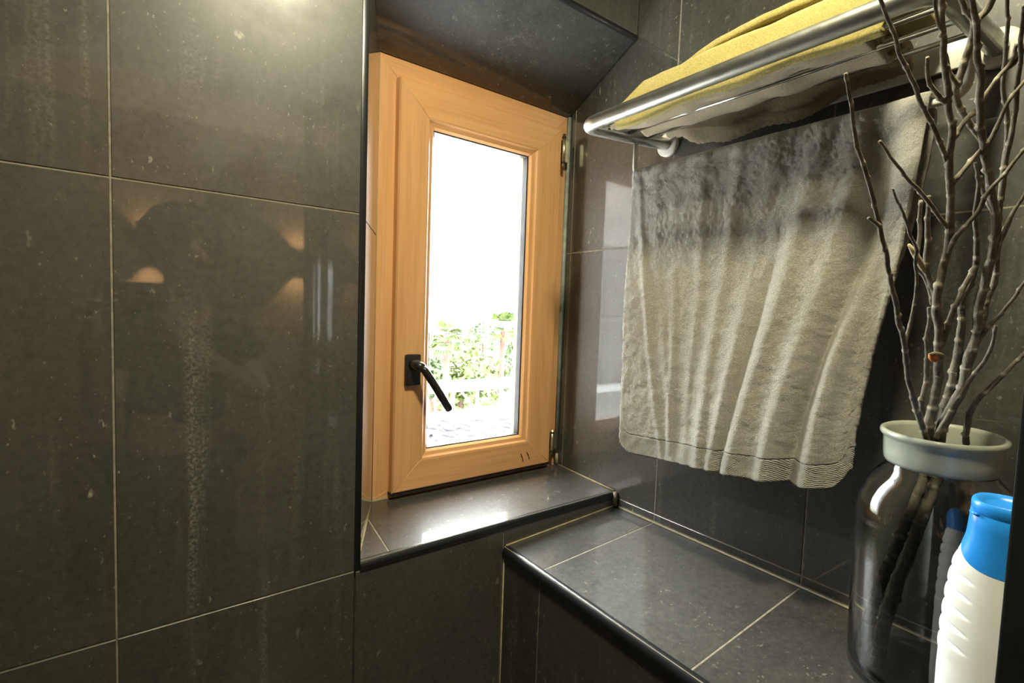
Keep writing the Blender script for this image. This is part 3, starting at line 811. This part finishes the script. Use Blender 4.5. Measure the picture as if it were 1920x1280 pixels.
for i, (px, py, ln) in enumerate(DEB):
    c = ongr(px, py, ZR+.04); a = rnd.uniform(-1.4, 1.4); L = ln*.0085
    d = V((math.cos(a), math.sin(a)*2.2, 0)).normalized()*L*.5
    mid = V((rnd.uniform(-.1,.1),rnd.uniform(-.2,.2),rnd.uniform(-.01,.05)))
    o = tube('roof_debris', [c-d, c-d*.3+mid, c+d*.4+mid*.5, c+d], [.022, .050, .040, .018], M['debris'], None, 6)
    tag(o, 'dark broken stick lying on the pale roof outside', 'debris', 'broken sticks on the roof outside')
pole = tube('leaning_pole', [ongr(892,768,ZR), ongr(892,768,ZR)+V((-.42,.30,.62))], .035, M['debris'], None, 8); tag(pole, 'thin grey pole leaning above the roof outside the window', 'pole')
def fan_palm(px, py, dist, ztop_px, r, label, zg=-6.0):
    c = opt(px, py, dist); base = V((c.x, c.y, zg))
    root = empty('palm_tree', base); tag(root, label, 'palm tree', 'palms beyond the parapet')
    H = c.z-zg; n = 26
    tube('trunk', [base+V((0,0,H*i/n)) for i in range(n+1)], [.13*(1-.25*i/n)*(1+.10*(i % 2)) for i in range(n+1)], M['trunk'], root, 10)
    rn_ = random.Random(px)
    for k in range(26):
        az = k*2.399; el = rn_.uniform(-.75, 1.25); d = V((math.cos(az)*math.cos(el), math.sin(az)*math.cos(el), math.sin(el)))
        side = d.cross(V((0,0,1))); side = side.normalized() if side.length > .1 else V((1,0,0)); nn = side.cross(d)
        hub = c+d*r*.5; vs_ = [c, c+side*.03, hub]; fs = [(0,1,2)]
        for q in range(11):
            a = -1.25+2.5*q/10; t = d*math.cos(a)+side*math.sin(a); L = r*.62*(1-.12*abs(a))
            w_ = (side*math.cos(a)-d*math.sin(a))*r*.075
            tip = hub+t*L-nn*L*.12-V((0,0,L*.25)); i0 = len(vs_)
            vs_ += [hub, hub+t*L*.5+w_, tip, hub+t*L*.5-w_]; fs.append((i0, i0+1, i0+2, i0+3))
        mk('frond', vs_, fs, M['leaf_a'] if k % 3 else M['leaf_b'], root)
fan_palm(838, 634, 15.5, 0, .80, 'fan palm with pale fronds beyond the roof, left in the window')
fan_palm(943, 617, 16.5, 0, .92, 'taller fan palm with pale fronds beyond the roof, right in the window')
def shrub(px, py, dist, rx, rz, label, mat, seed):
    c = opt(px, py, dist); rn_ = random.Random(seed); vs_, fs = [], []
    for k in range(420):
        d = V((rn_.gauss(0,1), rn_.gauss(0,1), rn_.gauss(0,1))).normalized(); rr = rn_.uniform(.55, 1.0)
        p = c+V((d.x*rx*rr, d.y*rx*rr, d.z*rz*rr)); s = rn_.uniform(.10, .24)
        u_ = V((rn_.gauss(0,1), rn_.gauss(0,1), rn_.gauss(0,1))).normalized(); v_ = u_.cross(d).normalized(); i0 = len(vs_)
        vs_ += [p-u_*s, p+v_*s*.45, p+u_*s, p-v_*s*.45]; fs.append((i0, i0+1, i0+2, i0+3))
    root = empty('garden_tree', V((c.x, c.y, -6))); tag(root, label, 'tree', 'garden trees beyond the parapet')
    f = mk('foliage', vs_, fs, mat, root); f['kind'] = 'stuff'
    tube('trunk', [(c.x, c.y, -6), (c.x+.1, c.y, (c.z-6)/2), (c.x, c.y, c.z)], [.16, .12, .06], M['trunk'], root, 8)
SH = [(822,668,19,.9,1.0,'feathery pale tree low behind the left palm'),(808,700,18,.8,1.0,'loose yellow green tree behind the window handle'),(868,664,22,1.2,1.3,'round yellow green tree between the two palms'),(905,640,26,1.2,1.4,'rounded green tree just left of the taller palm'),
      (900,705,18.5,1.3,.9,'low wide green tree above the parapet rail'),(966,668,21,.9,1.6,'narrow green tree at the right edge of the pane'),(862,712,17.5,.9,.8,'small low green tree between palm and parapet'),(940,700,19.5,1.0,1.0,'dense green bush behind the trunk of the taller palm'),(880,752,17,1.6,.5,'low green hedge glimpsed through the parapet balusters')]
for i, (px, py, d, rx, rz, lb) in enumerate(SH): shrub(px, py, d, rx, rz, lb, M['leaf_b'] if i % 2 else M['leaf_a'], 50+i)
tag(box('garden_ground', -20, 60, 13.9, 140, -6.3, -6.0, plain('dry_pale_ground', (.35,.33,.24), .95, 0, .2, 0, .3)), 'pale dry garden ground beyond the roof', None, None, 'structure')
hp0 = opt(884, 628, 150)
bmh = bmesh.new(); bmesh.ops.create_icosphere(bmh, subdivisions=4, radius=1)
for v in bmh.verts:
    nn = 1+.25*noise.noise(v.co*2.3); v.co = V((v.co.x*14*nn, v.co.y*16*nn, v.co.z*5*nn))+V((hp0.x, hp0.y, hp0.z-4.0))
mh = bpy.data.meshes.new('distant_hill'); bmh.to_mesh(mh); bmh.free(); mh.materials.append(M['hill'])
for p in mh.polygons: p.use_smooth = True
oh = bpy.data.objects.new('distant_hill', mh); COL.objects.link(oh); tag(oh, 'small hazy blue hill far beyond the palms', 'hill')
# concrete block wall of the neighbouring house, mirrored in the tiles
nb = box('neighbour_wall', -7.0, -1.2, 3.52, 3.8, -2.05, 1.30, M['mortar']); tag(nb, 'grey concrete block wall of the house outside, mirrored in the tiles', 'wall')
box('rendered_upper_wall', -7.0, -1.2, 3.49, 3.8, 1.30, 3.4, M['render'], nb)
box('ledge_band', -7.0, -1.2, 3.40, 3.52, -.50, -.42, M['white_wall'], nb)
me0 = None
for r_ in range(10):
    for c_ in range(14):
        x0 = -6.95+c_*.41+(.2 if r_ % 2 else 0)*0; z0 = -.42+r_*.172
        if me0 is None:
            o = box('block', 0, .395, 0, .03, 0, .158, M['block'], None); me0 = o.data
        else:
            o = bpy.data.objects.new('block', me0); COL.objects.link(o)
        o.location = (x0, 3.50, z0); o.parent = nb

# ------------------------------------------------------------------ the photographer, seen mirrored in the dark tiles
M['skin'] = plain('skin', (.42, .26, .18), .5, 0, .08)
M['shirt'] = plain('dark_green_shirt', (.035, .045, .035), .9, 0, .15, .2, 200)
M['trousers'] = plain('dark_trousers', (.02, .022, .03), .9, 0, .15, .2, 200)
M['hair'] = plain('black_curly_hair', (.008, .007, .006), .75, 0, .4, .6, 90)
M['phone'] = plain('black_phone', (.01, .01, .012), .25)
def skinned(name, joints, edges, mat, parent=None, root=0, sub=2):
    keys = list(joints); idx = {k: i for i, k in enumerate(keys)}
    me = bpy.data.meshes.new(name); me.from_pydata([tuple(joints[k][0]) for k in keys], [(idx[a], idx[b]) for a, b in edges], []); me.update()
    me.materials.append(mat); o = bpy.data.objects.new(name, me); COL.objects.link(o)
    sk = o.modifiers.new('skin', 'SKIN'); sk.use_smooth_shade = True
    for k in keys:
        d = me.skin_vertices[0].data[idx[k]]; r = joints[k][1]; d.radius = r if hasattr(r, '__len__') else (r, r); d.use_root = (k == keys[root])
    sb = o.modifiers.new('smooth', 'SUBSURF'); sb.levels = sb.render_levels = sub
    if parent is not None: attach(o, parent)
    return o
F_ = V((.38, .925, 0)).normalized(); R_ = V((F_.y, -F_.x, 0)); B0 = V((-.800, -1.075, 0))
def bp(r, f, z): return B0+R_*r+F_*f+V((0, 0, z))
hc = CAM-fwd*.016
J = {'pelvis': (bp(0,-.02,.00), (.135,.10)), 'waist': (bp(0,-.02,.12), (.125,.09)), 'chest': (bp(0,-.01,.28), (.150,.10)), 'collar': (bp(0,0,.40), (.085,.065)),
     'neck': (bp(0,.02,.455), .052), 'jaw': (bp(0,.055,.530), (.060,.070)), 'skull': (bp(0,.055,.610), (.076,.090)), 'crown': (bp(0,.045,.675), (.060,.070)),
     'nose': (bp(0,.150,.575), .012)}
ED = [('pelvis','waist'),('waist','chest'),('chest','collar'),('collar','neck'),('neck','jaw'),('jaw','skull'),('skull','crown')]
del J['nose']
CL = {k: J[k] for k in ('pelvis','waist','chest','collar')}; CE = ED[:3]; TR = {'pelvis': J['pelvis']}; TE = []
for sd, n in ((-1, 'l'), (1, 'r')):
    gp = hc+cr*sd*.068-cu*.010                        # where this hand holds the phone
    gp = hc+cr*(sd*.074)-cu*.008
    J['sh'+n] = (bp(sd*.165,-.005,.375), .056); J['el'+n] = (bp(sd*.225,.075,.130), .042); J['wr'+n] = (gp-V((0,0,.085))-F_*.035+R_*sd*.018, .026)
    J['pa'+n] = (gp-V((0,0,.035))-F_*.020+R_*sd*.012, (.034,.018))
    ED += [('collar','sh'+n),('sh'+n,'el'+n),('el'+n,'wr'+n),('wr'+n,'pa'+n)]
    for i in range(4):                                # fingers wrap behind the phone edge
        b_ = gp+V((0,0,-.022+.017*i))-F_*.012+R_*sd*(.012-.001*i); ln = (.030,.036,.035,.028)[i]
        J['fa%d%s' % (i, n)] = (b_, .0088); J['fb%d%s' % (i, n)] = (b_+F_*.006-R_*sd*ln*.55+V((0,0,.004)), .0082); J['fc%d%s' % (i, n)] = (b_+F_*.004-R_*sd*ln+V((0,0,.005)), .0072)
        ED += [('pa'+n,'fa%d%s' % (i, n)),('fa%d%s' % (i, n),'fb%d%s' % (i, n)),('fb%d%s' % (i, n),'fc%d%s' % (i, n))]
    t0 = gp+V((0,0,-.030))-F_*.034-R_*sd*.010
    J['ta'+n] = (t0, .0100); J['tb'+n] = (t0+V((0,0,.026))-R_*sd*.016+F_*.004, .0086); ED += [('pa'+n,'ta'+n),('ta'+n,'tb'+n)]
    J['hi'+n] = (bp(sd*.088,-.02,-.07), .088); J['kn'+n] = (bp(sd*.098,.0,-.475), .056); J['an'+n] = (bp(sd*.102,-.03,-.875), .040); J['to'+n] = (bp(sd*.118,.13,-.920), (.042,.028))
    ED += [('pelvis','hi'+n),('hi'+n,'kn'+n),('kn'+n,'an'+n),('an'+n,'to'+n)]
    CL['sh'+n] = J['sh'+n]; CL['um'+n] = (J['sh'+n][0].lerp(J['el'+n][0], .6), .046); CE += [('collar','sh'+n),('sh'+n,'um'+n)]
    for k in ('hi','kn','an'): TR[k+n] = J[k+n]
    TE += [('pelvis','hi'+n),('hi'+n,'kn'+n),('kn'+n,'an'+n)]
person = skinned('person', J, ED, M['skin'])
tag(person, 'person with dark curly hair and dark clothes holding a phone, mirrored in the tiles', 'person')
grow = lambda D, k: {a: (p, tuple(q+k for q in r) if hasattr(r, '__len__') else r+k) for a, (p, r) in D.items()}
skinned('shirt', grow(CL, .012), CE, M['shirt'], person)
skinned('trousers', grow(TR, .013), TE, M['trousers'], person)
def ball(name, c, r, mat, parent, amp=0, fr=12, sub=3, sc=(1,1,1)):
    bm = bmesh.new(); bmesh.ops.create_icosphere(bm, subdivisions=sub, radius=1)
    for v in bm.verts:
        k = 1+amp*noise.noise(v.co*fr*.3)+amp*.5*noise.noise(v.co*fr); q = v.co*r*k
        v.co = V(c)+R_*q.x*sc[0]+F_*q.y*sc[1]+V((0,0,q.z*sc[2]))
    me = bpy.data.meshes.new(name); bm.to_mesh(me); bm.free(); me.materials.append(mat)
    for p in me.polygons: p.use_smooth = True
    o = bpy.data.objects.new(name, me); COL.objects.link(o); attach(o, parent); return o
ball('hair', bp(0,.020,.640), .112, M['hair'], person, .16, 14, 4, (1,.98,.95))
for sd in (-1, 1):
    ball('eye', bp(sd*.030,.128,.598), .0115, M['hair'], person); ball('ear', bp(sd*.080,.045,.580), .026, M['skin'], person, 0, 1, 2, (.4,.7,1.2))
ball('nose', bp(0,.138,.570), .017, M['skin'], person, 0, 1, 2, (.8,1,1.5)); ball('mouth', bp(0,.124,.530), .018, plain('lips', (.35,.13,.11), .5), person, 0, 1, 2, (1.2,.5,.4))
pv = [hc+cr*a*.076+cu*b*.037-fwd*c for a in (-1,1) for b in (-1,1) for c in (0,.008)]
ph = mk('phone', pv, [(0,1,3,2),(4,6,7,5),(0,4,5,1),(2,3,7,6),(0,2,6,4),(1,5,7,3)], M['phone']); fixn(ph)
tag(ph, 'black phone held up in landscape by the mirrored person', 'phone')
